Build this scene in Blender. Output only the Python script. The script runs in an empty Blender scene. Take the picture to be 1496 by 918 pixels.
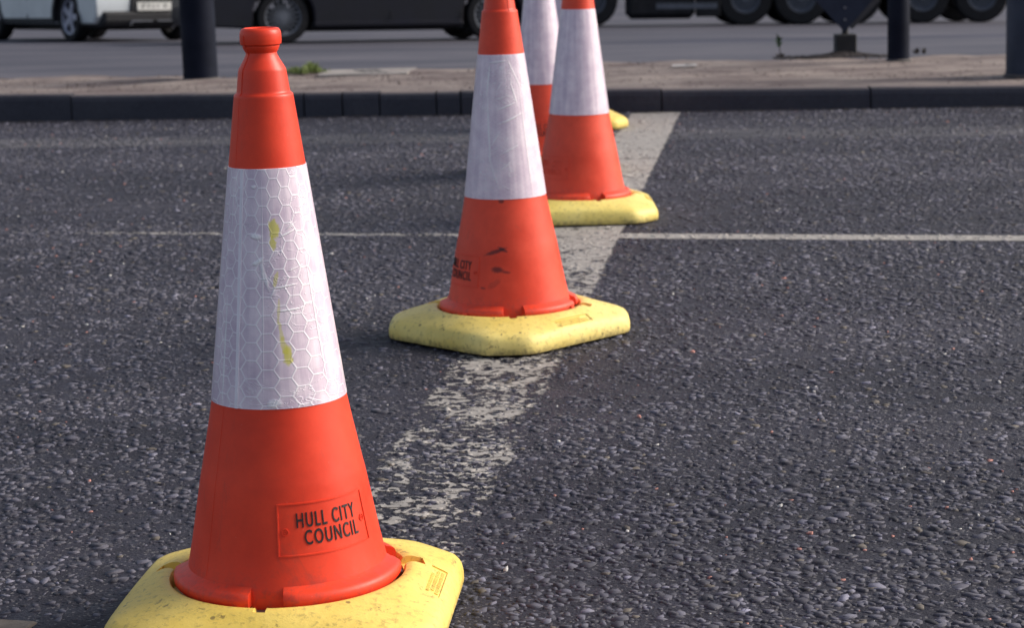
import bpy, bmesh, math, random
import numpy as np
from mathutils import Vector, Matrix
random.seed(7); rng = np.random.default_rng(11)
R = math.radians
C = bpy.context.scene.collection
scene = bpy.context.scene

# ---------------------------------------------------------------- helpers
def link(o, parent=None):
    C.objects.link(o)
    if parent is not None: o.parent = parent
    return o

def mesh_obj(name, me, mat, parent=None, smooth=None):
    o = bpy.data.objects.new(name, me)
    mats = mat if isinstance(mat, (list, tuple)) else [mat]
    for m in mats: me.materials.append(m)
    if smooth is not None:
        for p in me.polygons: p.use_smooth = True
        if smooth < 179: me.set_sharp_from_angle(angle=R(smooth))
    return link(o, parent)

def bm_obj(name, bm, mat, parent=None, smooth=None):
    me = bpy.data.meshes.new(name)
    bmesh.ops.recalc_face_normals(bm, faces=bm.faces)
    bm.to_mesh(me); bm.free()
    return mesh_obj(name, me, mat, parent, smooth)

def tag(o, label=None, cat=None, group=None, kind=None):
    if label: o['label'] = label
    if cat: o['category'] = cat
    if group: o['group'] = group
    if kind: o['kind'] = kind
    return o

def empty(name, loc=(0, 0, 0), label=None, cat=None, group=None):
    o = bpy.data.objects.new(name, None); o.location = loc
    o.empty_display_size = .1
    link(o); return tag(o, label, cat, group)

def add_box(bm, c, s, rot=None):
    r = bmesh.ops.create_cube(bm, size=1)
    m = Matrix.Translation(c) @ (rot.to_4x4() if rot is not None else Matrix.Identity(4)) @ Matrix.Diagonal((*s, 1))
    bmesh.ops.transform(bm, matrix=m, verts=r['verts'])
    return r['verts']

def add_cyl(bm, p0, p1, r0, r1=None, n=24, caps=True):
    p0, p1 = Vector(p0), Vector(p1); d = p1 - p0
    r = bmesh.ops.create_cone(bm, cap_ends=caps, segments=n, radius1=r0, radius2=r0 if r1 is None else r1, depth=d.length)
    q = Vector((0, 0, 1)).rotation_difference(d.normalized()).to_matrix().to_4x4()
    bmesh.ops.transform(bm, matrix=Matrix.Translation((p0 + p1) / 2) @ q, verts=r['verts'])
    return r['verts']

def add_lathe(bm, prof, n=96, closed=False, axis='Z', a0=0, a1=2 * math.pi, uv=False):
    full = abs(a1 - a0 - 2 * math.pi) < 1e-6
    cnt = n if full else n + 1
    rings = []
    for r, z in prof:
        ring = []
        for i in range(cnt):
            a = a0 + (a1 - a0) * i / n
            p = (r * math.cos(a), r * math.sin(a), z) if axis == 'Z' else (r * math.cos(a), z, r * math.sin(a))
            ring.append(bm.verts.new(p))
        rings.append(ring)
    L = len(prof); faces = []
    for k in range(L if closed else L - 1):
        A, B = rings[k], rings[(k + 1) % L]
        for i in range(n):
            j = (i + 1) % cnt
            faces.append(bm.faces.new((A[i], A[j], B[j], B[i])))
    if not full and closed:
        bm.faces.new([r[0] for r in rings]); bm.faces.new([r[-1] for r in reversed(rings)])
    if uv:
        lay = bm.loops.layers.uv.verify()
        for f in faces:
            ang = [math.atan2(l.vert.co.y, l.vert.co.x) for l in f.loops]
            if max(ang) - min(ang) > math.pi: ang = [a if a > 0 else a + 2 * math.pi for a in ang]
            for l, a in zip(f.loops, ang): l[lay].uv = (a, l.vert.co.z)
    return rings

# ---------------------------------------------------------------- node helpers
class NT:
    def __init__(s, name, rough=.5, spec=.5):
        s.m = bpy.data.materials.new(name); s.m.use_nodes = True
        s.t = s.m.node_tree; s.n = s.t.nodes
        s.b = s.n['Principled BSDF']; s.out = s.n['Material Output']
        s.b.inputs['Roughness'].default_value = rough
        s.b.inputs['Specular IOR Level'].default_value = spec
    def lk(s, a, b): s.t.links.new(a, b)
    def put(s, inp, v):
        if isinstance(v, (int, float)): inp.default_value = v
        elif isinstance(v, (tuple, list)): inp.default_value = (*v, 1) if (len(v) == 3 and inp.type == 'RGBA') else v
        else: s.lk(v, inp)
    def math(s, op, a, b=0.0, c=None, clamp=False):
        n = s.n.new('ShaderNodeMath'); n.operation = op; n.use_clamp = clamp
        s.put(n.inputs[0], a); s.put(n.inputs[1], b)
        if c is not None: s.put(n.inputs[2], c)
        return n.outputs[0]
    def mix(s, f, a, b):
        n = s.n.new('ShaderNodeMix'); n.data_type = 'RGBA'
        s.put(n.inputs[0], f); s.put(n.inputs[6], a); s.put(n.inputs[7], b)
        return n.outputs[2]
    def mul(s, a, b):
        n = s.n.new('ShaderNodeMix'); n.data_type = 'RGBA'; n.blend_type = 'MULTIPLY'; n.inputs[0].default_value = 1
        s.put(n.inputs[6], a); s.put(n.inputs[7], b)
        return n.outputs[2]
    def coord(s, k='Object'): return s.n.new('ShaderNodeTexCoord').outputs[k]
    def pos(s): return s.n.new('ShaderNodeNewGeometry').outputs['Position']
    def mapv(s, v, sc=(1, 1, 1), rot=(0, 0, 0), loc=(0, 0, 0)):
        n = s.n.new('ShaderNodeMapping'); s.lk(v, n.inputs[0])
        n.inputs['Scale'].default_value = sc; n.inputs['Rotation'].default_value = rot; n.inputs['Location'].default_value = loc
        return n.outputs[0]
    def noise(s, v, sc=5, det=4, ro=.55, dist=0, out='Fac'):
        n = s.n.new('ShaderNodeTexNoise'); s.lk(v, n.inputs['Vector'])
        n.inputs['Scale'].default_value = sc; n.inputs['Detail'].default_value = det
        n.inputs['Roughness'].default_value = ro; n.inputs['Distortion'].default_value = dist
        return n.outputs[out]
    def voro(s, v, sc=5, feat='F1', out='Distance', rnd=1):
        n = s.n.new('ShaderNodeTexVoronoi'); s.lk(v, n.inputs['Vector']); n.feature = feat
        n.inputs['Scale'].default_value = sc; n.inputs['Randomness'].default_value = rnd
        return n.outputs[out]
    def ramp(s, v, lo, hi, a=0.0, b=1.0):
        n = s.n.new('ShaderNodeMapRange'); n.interpolation_type = 'SMOOTHSTEP'
        s.put(n.inputs[0], v)
        n.inputs[1].default_value = lo; n.inputs[2].default_value = hi
        n.inputs[3].default_value = a; n.inputs[4].default_value = b
        return n.outputs[0]
    def sep(s, v):
        n = s.n.new('ShaderNodeSeparateXYZ'); s.lk(v, n.inputs[0]); return n.outputs
    def comb(s, x, y, z=0.0):
        n = s.n.new('ShaderNodeCombineXYZ'); s.put(n.inputs[0], x); s.put(n.inputs[1], y); s.put(n.inputs[2], z); return n.outputs[0]
    def bump(s, h, st=.3, d=.01, nrm=None):
        n = s.n.new('ShaderNodeBump'); n.inputs['Strength'].default_value = st; n.inputs['Distance'].default_value = d
        s.lk(h, n.inputs['Height'])
        if nrm is not None: s.lk(nrm, n.inputs['Normal'])
        return n.outputs[0]
    def color(s, v): s.put(s.b.inputs['Base Color'], v); return s
    def normal(s, v): s.lk(v, s.b.inputs['Normal']); return s
    def rough(s, v): s.put(s.b.inputs['Roughness'], v); return s
    def ellipse(s, U, V, cu, cv, ru, rv, rot=0.0, edge=.35, nz=None, amp=.8):
        """soft-edged worn blotch on the surface's own (u, v) chart"""
        a = s.math('SUBTRACT', U, cu); b = s.math('SUBTRACT', V, cv)
        c, q = math.cos(rot), math.sin(rot)
        x = s.math('ADD', s.math('MULTIPLY', a, c), s.math('MULTIPLY', b, q))
        y = s.math('SUBTRACT', s.math('MULTIPLY', b, c), s.math('MULTIPLY', a, q))
        x = s.math('DIVIDE', x, ru); y = s.math('DIVIDE', y, rv)
        d = s.math('SQRT', s.math('ADD', s.math('MULTIPLY', x, x), s.math('MULTIPLY', y, y)))
        if nz is not None: d = s.math('ADD', d, s.math('MULTIPLY', s.math('SUBTRACT', nz, .5), amp * 2))
        return s.ramp(d, 1 - edge, 1 + edge, 1, 0)

def simple(name, col, rough=.5, spec=.5, metal=0, dirt=.25, dsc=8, bump=0, bsc=60, coat=0):
    t = NT(name, rough, spec); v = t.coord('Object')
    n = t.noise(v, dsc, 6, .6)
    t.color(t.mix(t.ramp(n, .3, .75), tuple(c * (1 - dirt) for c in col), col))
    t.b.inputs['Metallic'].default_value = metal
    t.b.inputs['Coat Weight'].default_value = coat
    t.rough(t.ramp(n, .2, .8, min(1, rough + .12), max(0, rough - .08)))
    if bump: t.normal(t.bump(t.noise(v, bsc, 4, .6), bump, .004))
    return t.m

# ---------------------------------------------------------------- camera
H = 1.2508; PITCH = R(10.797); ROLL = R(1.8104)
cam_d = bpy.data.cameras.new('camera'); cam = bpy.data.objects.new('camera', cam_d); C.objects.link(cam)
cam.matrix_world = Matrix.Translation((0, 0, H)) @ Matrix.Rotation(R(90) - PITCH, 4, 'X') @ Matrix.Rotation(-ROLL, 4, 'Z')
cam_d.sensor_width = 36; cam_d.sensor_fit = 'HORIZONTAL'; cam_d.lens = 3210.06 / 1496 * 36
cam_d.clip_start = .05; cam_d.clip_end = 3000
cam_d.dof.use_dof = True; cam_d.dof.focus_distance = 4.05; cam_d.dof.aperture_fstop = 7.6; cam_d.dof.aperture_blades = 7
scene.camera = cam

# ---------------------------------------------------------------- light
SUN_AZ = R(80)      # clockwise from +Y (away from the camera) towards +X
SUN_EL = R(32)
world = bpy.data.worlds.new('World'); scene.world = world; world.use_nodes = True
wt = world.node_tree; bg = wt.nodes['Background']
sky = wt.nodes.new('ShaderNodeTexSky'); sky.sky_type = 'NISHITA'; sky.sun_disc = False
sky.sun_elevation = SUN_EL; sky.sun_rotation = SUN_AZ; sky.dust_density = 3.0; sky.air_density = 1.0; sky.ozone_density = 2.5
hs = wt.nodes.new('ShaderNodeHueSaturation'); hs.inputs['Saturation'].default_value = .62; wt.links.new(sky.outputs[0], hs.inputs['Color']); wt.links.new(hs.outputs[0], bg.inputs[0]); bg.inputs[1].default_value = .115
sd = bpy.data.lights.new('sun', 'SUN'); sd.energy = 2.7; sd.angle = R(32); sd.color = (1, .9, .78)
sun = bpy.data.objects.new('sun', sd); C.objects.link(sun)
to_sun = Vector((math.sin(SUN_AZ) * math.cos(SUN_EL), math.cos(SUN_AZ) * math.cos(SUN_EL), math.sin(SUN_EL)))
sun.rotation_euler = to_sun.to_track_quat('Z', 'Y').to_euler()
vs = scene.view_settings; vs.view_transform = 'Standard'; vs.look = 'None'; vs.gamma = 1; vs.exposure = .48; vs.use_curve_mapping = False

# ---------------------------------------------------------------- terrain shape
def ss(t): t = max(0., min(1., t)); return t * t * (3 - 2 * t)
def gz(x, y):
    if y <= 15: return 0.0
    z = -.04 * (min(y, 28) - 15)
    if y > 28: z -= .045 * (min(y, 46) - 28)
    lat = -.02 * (max(-14, min(14, x)) + 1.5) * ss((y - 15) / 12)
    return z + lat
def top_z(x): return .132 - .0068 * max(-6, min(6, x))
def kerb_y(x): return 12.79 - .166 * x

# ---------------------------------------------------------------- paint masks (plan layout of the worn road markings)
def paint_mask(t, P, chip=False):
    """worn marking paint laid down in plan: returns (wide-line mask, thin-line mask)"""
    X, Y, _ = t.sep(P)
    wob = t.math('MULTIPLY', t.math('SUBTRACT', t.noise(P, 9, 4, .6), .5), t.ramp(Y, 4.2, 7.5, .12, .03))
    s = t.math('ADD', t.math('SUBTRACT', X, t.math('MULTIPLY', Y, .1312)), .645 + .145)     # 0 on the line's axis
    s = t.math('ABSOLUTE', t.math('ADD', s, wob))
    body = t.ramp(s, .136, .148, 1, 0)
    fine = t.noise(P, 34, 5, .62, .6)
    mid = t.noise(t.mapv(P, (1.0, .8, 1)), 7.5, 4, .6, .4)
    w = t.math('ADD', t.math('MULTIPLY', fine, .62), t.math('MULTIPLY', mid, .38))
    thr = t.ramp(Y, 5.0, 6.6, .53, .475)
    thr2 = t.ramp(Y, 3.6, 5.0, .035, .0)
    thr3 = t.ramp(Y, 6.4, 8.6, .0, -.06)
    thr = t.math('ADD', t.math('ADD', thr, thr2), thr3)
    d = t.math('SUBTRACT', w, thr)
    wide = t.math('MULTIPLY', body, t.ramp(d, -.006, .012))
    endm = t.ramp(Y, 12.55, 12.6, 1, 0)
    wide = t.math('MULTIPLY', wide, endm)
    q = t.math('SUBTRACT', t.math('ADD', Y, t.math('MULTIPLY', X, .245)), 8.13)
    q = t.math('ABSOLUTE', t.math('ADD', q, t.math('MULTIPLY', wob, .4)))
    right = t.ramp(X, .3, .45)
    wd = t.math('ADD', .026, t.math('MULTIPLY', right, .034))
    thin = t.ramp(t.math('SUBTRACT', q, wd), -.006, .006, 1, 0)
    lvl = t.ramp(X, -2.3, -1.0, .56, .49)
    lvl = t.math('SUBTRACT', lvl, t.math('MULTIPLY', right, .10))
    thin = t.math('MULTIPLY', thin, t.ramp(t.math('SUBTRACT', w, lvl), -.02, .03))
    return wide, thin

PAINT = (.375, .35, .325)
# ---------------------------------------------------------------- materials
def dust(t, c, P):
    # pale dust lying in a strip along the channel in front of the kerb, and faint traffic-polished bands
    X, Y, _ = t.sep(P); q = t.math('ADD', Y, t.math('MULTIPLY', X, .166)); n = t.noise(t.mapv(P, (.5, 2, 1)), 1.6, 4, .6)
    m = t.math('MULTIPLY', t.ramp(t.math('ABSOLUTE', t.math('SUBTRACT', q, 11.55)), .12, .32, 1, 0), t.ramp(n, .3, .6, .25, .8))
    c = t.mix(t.math('MULTIPLY', m, .55), c, (.15, .145, .15))
    b = t.noise(t.mapv(P, (.35, 1.5, 1), (0, 0, .2)), 1.1, 3, .5)
    return t.mul(c, t.mix(t.ramp(b, .35, .65), (.78, .78, .82), (1.2, 1.19, 1.16)))
def mat_asphalt():
    t = NT('asphalt_binder', .72, .35); P = t.pos()
    big = t.noise(P, .9, 3, .5); mid = t.noise(P, 14, 5, .6); fine = t.noise(P, 420, 3, .6)
    c = t.mix(t.ramp(big, .35, .7), (.015, .014, .025), (.027, .025, .039))
    c = t.mul(c, t.mix(t.ramp(mid, .3, .75), (.75, .75, .78), (1.25, 1.23, 1.2)))
    v = t.voro(P, 210, 'F1', 'Color'); sp = t.sep(v)[0]
    c = dust(t, t.mix(t.ramp(sp, .93, .95, 0, .55), c, (.2, .19, .19)), P)
    wide, thin = paint_mask(t, P)
    c = t.mix(t.math('MULTIPLY', wide, .75), c, tuple(k * .8 for k in PAINT)); c = t.mix(t.math('MULTIPLY', thin, .8), c, PAINT)
    t.color(c)
    grain = t.voro(P, 150, 'F1'); h = t.math('ADD', t.math('MULTIPLY', grain, .5), t.math('ADD', t.math('MULTIPLY', fine, .5), t.math('MULTIPLY', mid, .9)))
    pits = t.ramp(t.voro(P, 46, 'F1'), .1, .34, -1.0, 0); t.normal(t.bump(t.math('ADD', h, pits), .8, .0045)); t.rough(t.ramp(mid, .3, .7, .8, .58))
    return t.m
def mat_chips():
    t = NT('stone_chips', .62, .3); P = t.pos()
    at = t.n.new('ShaderNodeAttribute'); at.attribute_name = 'tone'
    c = t.mul(at.outputs['Color'], t.mix(t.noise(P, 170, 4, .65), (.6, .6, .62), (1.35, 1.33, 1.3)))
    c = dust(t, c, P)
    wide, thin = paint_mask(t, P)
    c = t.mix(t.math('MULTIPLY', wide, .93), c, PAINT); c = t.mix(t.math('MULTIPLY', thin, .95), c, PAINT)
    t.color(c); t.normal(t.bump(t.noise(P, 260, 4, .6), .35, .0010))
    t.rough(t.ramp(t.noise(P, 60, 2, .5), .3, .7, .82, .6))
    return t.m
def mat_marking():
    t = NT('worn_line_paint', .65, .3); P = t.pos()
    wide, thin = paint_mask(t, P)
    n = t.noise(P, 26, 5, .6)
    t.color(t.mix(t.ramp(n, .35, .7), tuple(k * .72 for k in PAINT), tuple(k * 1.04 for k in PAINT)))
    t.normal(t.bump(t.noise(P, 190, 4, .6), .5, .002))
    tr = t.n.new('ShaderNodeBsdfTransparent'); mx = t.n.new('ShaderNodeMixShader')
    fac = t.math('MAXIMUM', wide, thin)
    t.lk(fac, mx.inputs[0]); t.lk(tr.outputs[0], mx.inputs[1]); t.lk(t.b.outputs[0], mx.inputs[2]); t.lk(mx.outputs[0], t.out.inputs[0])
    return t.m
def mat_farroad():
    t = NT('smooth_tarmac', .75, .3); P = t.pos()
    big = t.noise(t.mapv(P, (.35, 1.2, 1)), .8, 4, .55); fine = t.noise(P, 30, 5, .65)
    c = t.mix(t.ramp(big, .35, .7), (.058, .058, .076), (.098, .094, .112))
    X, Y, _ = t.sep(P)
    # wandering darker bluish strip and a pale worn lane edge running across the carriageway
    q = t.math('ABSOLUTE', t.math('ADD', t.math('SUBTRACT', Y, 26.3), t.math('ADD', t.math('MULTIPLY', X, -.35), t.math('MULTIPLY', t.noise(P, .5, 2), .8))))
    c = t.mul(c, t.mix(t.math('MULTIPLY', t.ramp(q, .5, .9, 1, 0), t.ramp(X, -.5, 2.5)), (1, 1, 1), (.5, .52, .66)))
    q2 = t.math('ABSOLUTE', t.math('SUBTRACT', Y, 17.3))
    c = t.mul(c, t.mix(t.math('MULTIPLY', t.ramp(q2, .5, 1.2, 1, 0), t.ramp(big, .35, .6)), (1, 1, 1), (1.25, 1.2, 1.12)))
    strk = t.noise(t.mapv(P, (.5, 5, 1), (0, 0, -.06)), 1.3, 4, .6)
    c = t.mul(c, t.mix(t.ramp(strk, .35, .68), (.72, .73, .80), (1.3, 1.27, 1.22)))
    c = t.mul(c, t.mix(fine, (.8, .8, .8), (1.2, 1.2, 1.2)))
    t.color(c); t.normal(t.bump(fine, .4, .01)); return t.m
def mat_island():
    t = NT('gritty_concrete', .9, .2); P = t.pos()
    a = t.noise(t.mapv(P, (.8, 2.2, 1)), 2.2, 5, .6); b = t.noise(P, 14, 6, .68); d = t.noise(P, 90, 4, .7)
    c = t.mix(t.ramp(a, .3, .7), (.15, .12, .118), (.30, .26, .24))
    c = t.mul(c, t.mix(b, (.62, .6, .6), (1.35, 1.32, 1.3)))
    c = t.mix(t.ramp(t.voro(P, 38, 'F1'), .12, .2, .6, 0), c, (.13, .10, .10))
    t.color(c)
    t.normal(t.bump(t.math('ADD', b, d), .8, .012)); return t.m
def mat_kerb():
    t = NT('kerb_concrete', .88, .25); P = t.pos()
    a = t.noise(P, 3, 4, .6); b = t.noise(P, 40, 5, .65)
    c = t.mix(a, (.026, .029, .044), (.064, .064, .078))
    c = t.mul(c, t.mix(b, (.7, .7, .7), (1.3, 1.3, 1.3)))
    nz = t.sep(t.n.new('ShaderNodeNewGeometry').outputs['True Normal'])[2]     # dust and soil settled on the tops
    c = t.mix(t.math('MULTIPLY', t.ramp(nz, .8, .95), t.ramp(a, .3, .5, .6, .95)), c, (.17, .14, .135))
    t.color(c); t.normal(t.bump(b, .6, .006)); return t.m
def mat_red(name, base=(.85, .048, .014), scuffs=(), fade=.0):
    t = NT(name, .46, .36); uvn = t.n.new('ShaderNodeUVMap'); U, V, _ = t.sep(uvn.outputs[0])
    O = t.coord('Object')
    n = t.noise(O, 7, 5, .6); f = t.noise(O, 60, 5, .65); str_ = t.noise(t.comb(t.math('MULTIPLY', U, 5), t.math('MULTIPLY', V, 90)), 1, 3, .5)
    dk = tuple(k * .86 for k in base); lt = (base[0] * 1.06, base[1] * 1.35 + fade, base[2] * 1.6 + fade)
    c = t.mix(t.ramp(n, .3, .72), dk, lt)
    c = t.mul(c, t.mix(f, (.92, .9, .9), (1.07, 1.09, 1.1)))
    gr = t.noise(t.mapv(O, (1, 1, .35)), 16, 6, .75, .8)
    c = t.mix(t.ramp(gr, .56, .74, 0, .30), c, (.30, .06, .045))
    # road grime caught low on the skirt, and pin-head specks
    c = t.mix(t.math('MULTIPLY', t.ramp(V, .17, .08, 0, .35), t.ramp(f, .45, .65)), c, (.22, .06, .05))
    sp = t.voro(O, 55, 'F1'); c = t.mix(t.ramp(sp, .03, .06, .5, 0), c, (.75, .22, .18))
    nz = t.noise(t.comb(t.math('MULTIPLY', U, 22), t.math('MULTIPLY', V, 170)), 1.6, 5, .75)
    for (cu, cv, ru, rv, rot, amt) in scuffs:
        e = t.ellipse(t.math('MULTIPLY', U, .15), V, cu * .15, cv, ru, rv, rot, .3, nz, 1.1)
        c = t.mix(t.math('MULTIPLY', e, amt), c, (.05, .015, .02))
    t.color(c)
    t.b.inputs['Subsurface Weight'].default_value = .08; t.b.inputs['Subsurface Radius'].default_value = (.02, .004, .002)
    t.rough(t.math('ADD', t.ramp(n, .3, .7, .34, .48), t.math('MULTIPLY', f, .08)))
    t.normal(t.bump(t.math('ADD', t.math('MULTIPLY', f, .6), t.math('MULTIPLY', str_, .4)), .16, .002)); return t.m
def mat_yellow(name, seed=0, marks=.5, base=(.87, .62, .115)):
    t = NT(name, .5, .4); O0 = t.coord('Object'); O = t.mapv(O0, loc=(seed * 3.1, seed * 1.7, 0))
    n = t.noise(O, 5, 5, .6); f = t.noise(O, 70, 6, .7); st = t.noise(t.mapv(O, (1, 1, 1)), 26, 6, .8, 1.0)
    c = t.mix(t.ramp(n, .3, .7), tuple(k * .88 for k in base), (base[0] * 1.04, base[1] * 1.1, base[2] * 1.5))
    c = t.mix(t.math('MULTIPLY', t.ramp(f, .52, .66), .5), c, (.30, .22, .07))
    c = t.mix(t.math('MULTIPLY', t.ramp(st, .595, .66), marks), c, (.13, .09, .04))
    v = t.voro(O, 20, 'F1'); c = t.mix(t.ramp(v, .075, .105, marks, 0), c, (.16, .12, .05))
    Z = t.sep(O0)[2]; Xo = t.sep(O0)[0]
    sk = t.noise(t.mapv(O, (40, 5, 8), (0, 0, .3)), 1, 4, .7)      # long rubbed scuffs near the outer edge
    c = t.mix(t.math('MULTIPLY', t.math('MULTIPLY', t.ramp(sk, .64, .72), t.ramp(t.math('ABSOLUTE', Xo), .20, .25)), marks), c, (.16, .11, .05))
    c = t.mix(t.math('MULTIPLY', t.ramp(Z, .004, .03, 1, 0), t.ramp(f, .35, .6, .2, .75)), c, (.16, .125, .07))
    t.color(c); t.b.inputs['Subsurface Weight'].default_value = .05; t.b.inputs['Subsurface Radius'].default_value = (.02, .012, .003)
    t.rough(t.ramp(n, .3, .7, .42, .56)); t.normal(t.bump(t.math('ADD', f, t.math('MULTIPLY', n, 1.5)), .35, .004)); return t.m
def mat_sleeve(name, hexes=True, blot=(), wr=.5, creases=(), seed=0, streak=1.0):
    t = NT(name, .34, .5); uvn = t.n.new('ShaderNodeUVMap'); U0, V0, _ = t.sep(uvn.outputs[0])
    # unrolled chart in metres: the sleeve is a cone so the arc is taken at its middle radius
    U = t.math('MULTIPLY', U0, .098); V = V0
    UV = t.comb(t.math('ADD', U, seed), V)
    w1 = t.noise(UV, 14, 4, .6, .5, 'Color'); w1s = t.sep(w1)
    Uj = t.math('ADD', U, t.math('MULTIPLY', t.math('SUBTRACT', w1s[0], .5), .004)); Vj = t.math('ADD', V, t.math('MULTIPLY', t.math('SUBTRACT', w1s[1], .5), .004))
    base_l, base_d = (.84, .72, .80), (.66, .53, .64)
    n = t.noise(UV, 20, 5, .6); col = t.mix(t.ramp(n, .3, .7), base_d, base_l)
    fine = t.noise(t.comb(t.math('MULTIPLY', U, 240), t.math('MULTIPLY', V, 60)), 1, 3, .6)
    col = t.mul(col, t.mix(fine, (.93, .93, .93), (1.06, 1.06, 1.06)))
    hgt = t.math('MULTIPLY', n, .4)
    # hexagonal cells (flat tops, columns staggered)
    S = .0305 if hexes else .012     # vertical pitch of the cells
    px, py = S * math.sqrt(3), S
    def cell(ou, ov):
        a = t.math('SUBTRACT', t.math('FRACT', t.math('ADD', t.math('DIVIDE', Uj, px), ou + 20)), .5)
        b = t.math('SUBTRACT', t.math('FRACT', t.math('ADD', t.math('DIVIDE', Vj, py), ov + 20)), .5)
        a = t.math('ABSOLUTE', t.math('MULTIPLY', a, px)); b = t.math('ABSOLUTE', t.math('MULTIPLY', b, py))
        d2 = t.math('ADD', t.math('MULTIPLY', a, math.sqrt(3) / 2), t.math('MULTIPLY', b, .5))
        return t.math('MAXIMUM', d2, b)
    hd = t.math('MINIMUM', cell(0, 0), cell(.5, .5))
    edge = t.ramp(hd, S * .5 - (.0018 if hexes else .0012), S * .5 - .0004)
    col = t.mix(t.math('MULTIPLY', edge, .8 if hexes else .18), col, (.93, .89, .93))
    hgt = t.math('ADD', hgt, t.math('MULTIPLY', edge, .35 if hexes else .1))
    # creases in the film
    cr = t.noise(t.comb(t.math('MULTIPLY', U, 16), t.math('MULTIPLY', V, 34)), 1, 3, .55, 1.2)
    crl = t.math('ABSOLUTE', t.math('SUBTRACT', cr, .5)); crm = t.ramp(crl, .0, .02, 1, 0)
    gate = t.ramp(t.noise(UV, 9, 2, .5), .44, .56)
    crm = t.math('MULTIPLY', crm, gate)
    col = t.mix(t.math('MULTIPLY', crm, .55 * wr + .1), col, (.9, .88, .93)); hgt = t.math('ADD', hgt, t.math('MULTIPLY', crm, wr))
    vs_ = t.noise(t.comb(t.math('MULTIPLY', U, 60), t.math('MULTIPLY', V, 3)), 1, 3, .5)
    col = t.mul(col, t.mix(t.ramp(vs_, .3, .7), (1 - .16 * streak, 1 - .18 * streak, 1 - .12 * streak), (1.08, 1.08, 1.07))); hgt = t.math('ADD', hgt, t.math('MULTIPLY', vs_, .7))
    nz = t.noise(UV, 90, 3, .6)
    for (cu, cv, ru, rv, rot, amt) in creases:
        e = t.ellipse(U, V, cu * .098, cv, ru, rv, rot, .45, nz, .6)
        col = t.mix(t.math('MULTIPLY', e, amt), col, (.96, .94, .97)); hgt = t.math('ADD', hgt, t.math('MULTIPLY', e, 1.6 * amt))
    for (cu, cv, ru, rv, rot, amt) in blot:
        e = t.ellipse(U, V, cu * .098, cv, ru, rv, rot, .25, nz, .9)
        col = t.mix(t.math('MULTIPLY', e, amt), col, (.66, .60, .05))
    t.color(col); t.b.inputs['Coat Weight'].default_value = .35; t.b.inputs['Coat Roughness'].default_value = .18
    t.b.inputs['Sheen Weight'].default_value = .15
    t.normal(t.bump(hgt, .5, .0022)); return t.m

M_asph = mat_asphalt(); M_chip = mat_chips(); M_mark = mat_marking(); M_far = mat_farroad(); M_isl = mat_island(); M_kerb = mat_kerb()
M_letter = simple('black_lettering', (.012, .010, .014), .5)
M_slot = simple('clip_metal', (.16, .14, .12), .45, .5, .3)  # plain grey-brown metal of the locking clips
M_pole = simple('painted_steel_dark', (.006, .009, .022), .7, .15, 0, .3, 6, .2, 40)
M_poleb = simple('painted_steel_blue', (.030, .042, .072), .6, .3, 0, .3, 5, .2, 40)

# ---------------------------------------------------------------- ground
def grid_mesh(xs, ys, zf):
    bm = bmesh.new(); g = [[bm.verts.new((x, y, zf(x, y))) for x in xs] for y in ys]
    for j in range(len(ys) - 1):
        for i in range(len(xs) - 1): bm.faces.new((g[j][i], g[j][i + 1], g[j + 1][i + 1], g[j + 1][i]))
    return bm
# near carriageway, up to the kerb line
bm = bmesh.new()
xs = [-90, -40, -12, -6, -4, -3, -2, -1, 0, 1, 2, 3, 4, 6, 12, 40, 90]
ys = [-60, -20, 0, 2, 3.2]
rows = [[bm.verts.new((x, y, 0)) for x in xs] for y in ys]
rows.append([bm.verts.new((x, 8 - .1 * x, 0)) for x in xs])
rows.append([bm.verts.new((x, max(9, min(19, kerb_y(x))) + .05, 0)) for x in xs])
for a, b in zip(rows[:-1], rows[1:]):
    for i in range(len(xs) - 1): bm.faces.new((a[i], a[i + 1], b[i + 1], b[i]))
tag(bm_obj('road', bm, M_asph), kind='structure')
# far carriageway and everything out to the horizon
fx = [-900, -200, -60, -30, -20, -14, -10, -8, -6, -4, -2, 0, 2, 4, 6, 8, 10, 14, 20, 30, 60, 200, 900]
fy = [9, 12, 14.6, 15, 16, 17, 18, 19, 20, 21, 22, 23, 24, 25, 26, 27, 28, 30, 32, 34, 37, 40, 43, 46, 60, 120, 300, 1200]
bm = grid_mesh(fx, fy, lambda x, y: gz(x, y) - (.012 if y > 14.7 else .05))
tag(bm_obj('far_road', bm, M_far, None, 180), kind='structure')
# worn markings: a thin painted film in two strips
bm = bmesh.new()
def strip(p0, p1, w, n, z):
    p0, p1 = Vector(p0), Vector(p1); d = (p1 - p0).normalized(); s = Vector((-d.y, d.x)) * w / 2; pr = None
    for i in range(n + 1):
        c = p0.lerp(p1, i / n); q = (bm.verts.new((*(c - s), z)), bm.verts.new((*(c + s), z)))
        if pr: bm.faces.new((pr[0], q[0], q[1], pr[1]))
        pr = q
def lx(y): return .1312 * y - .645 - .145
strip((lx(3.5), 3.5), (lx(12.62), 12.62), .34, 12, .0015)
strip((-2.6, 8.13 + .245 * 2.6), (lx(8.1) - .18, 8.13 - .245 * (lx(8.1) - .18)), .16, 6, .0012)
strip((lx(7.95) + .18, 8.13 - .245 * (lx(7.95) + .18)), (4.5, 8.13 - .245 * 4.5), .16, 6, .0012)
tag(bm_obj('road_marking', bm, M_mark), kind='structure')
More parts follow.
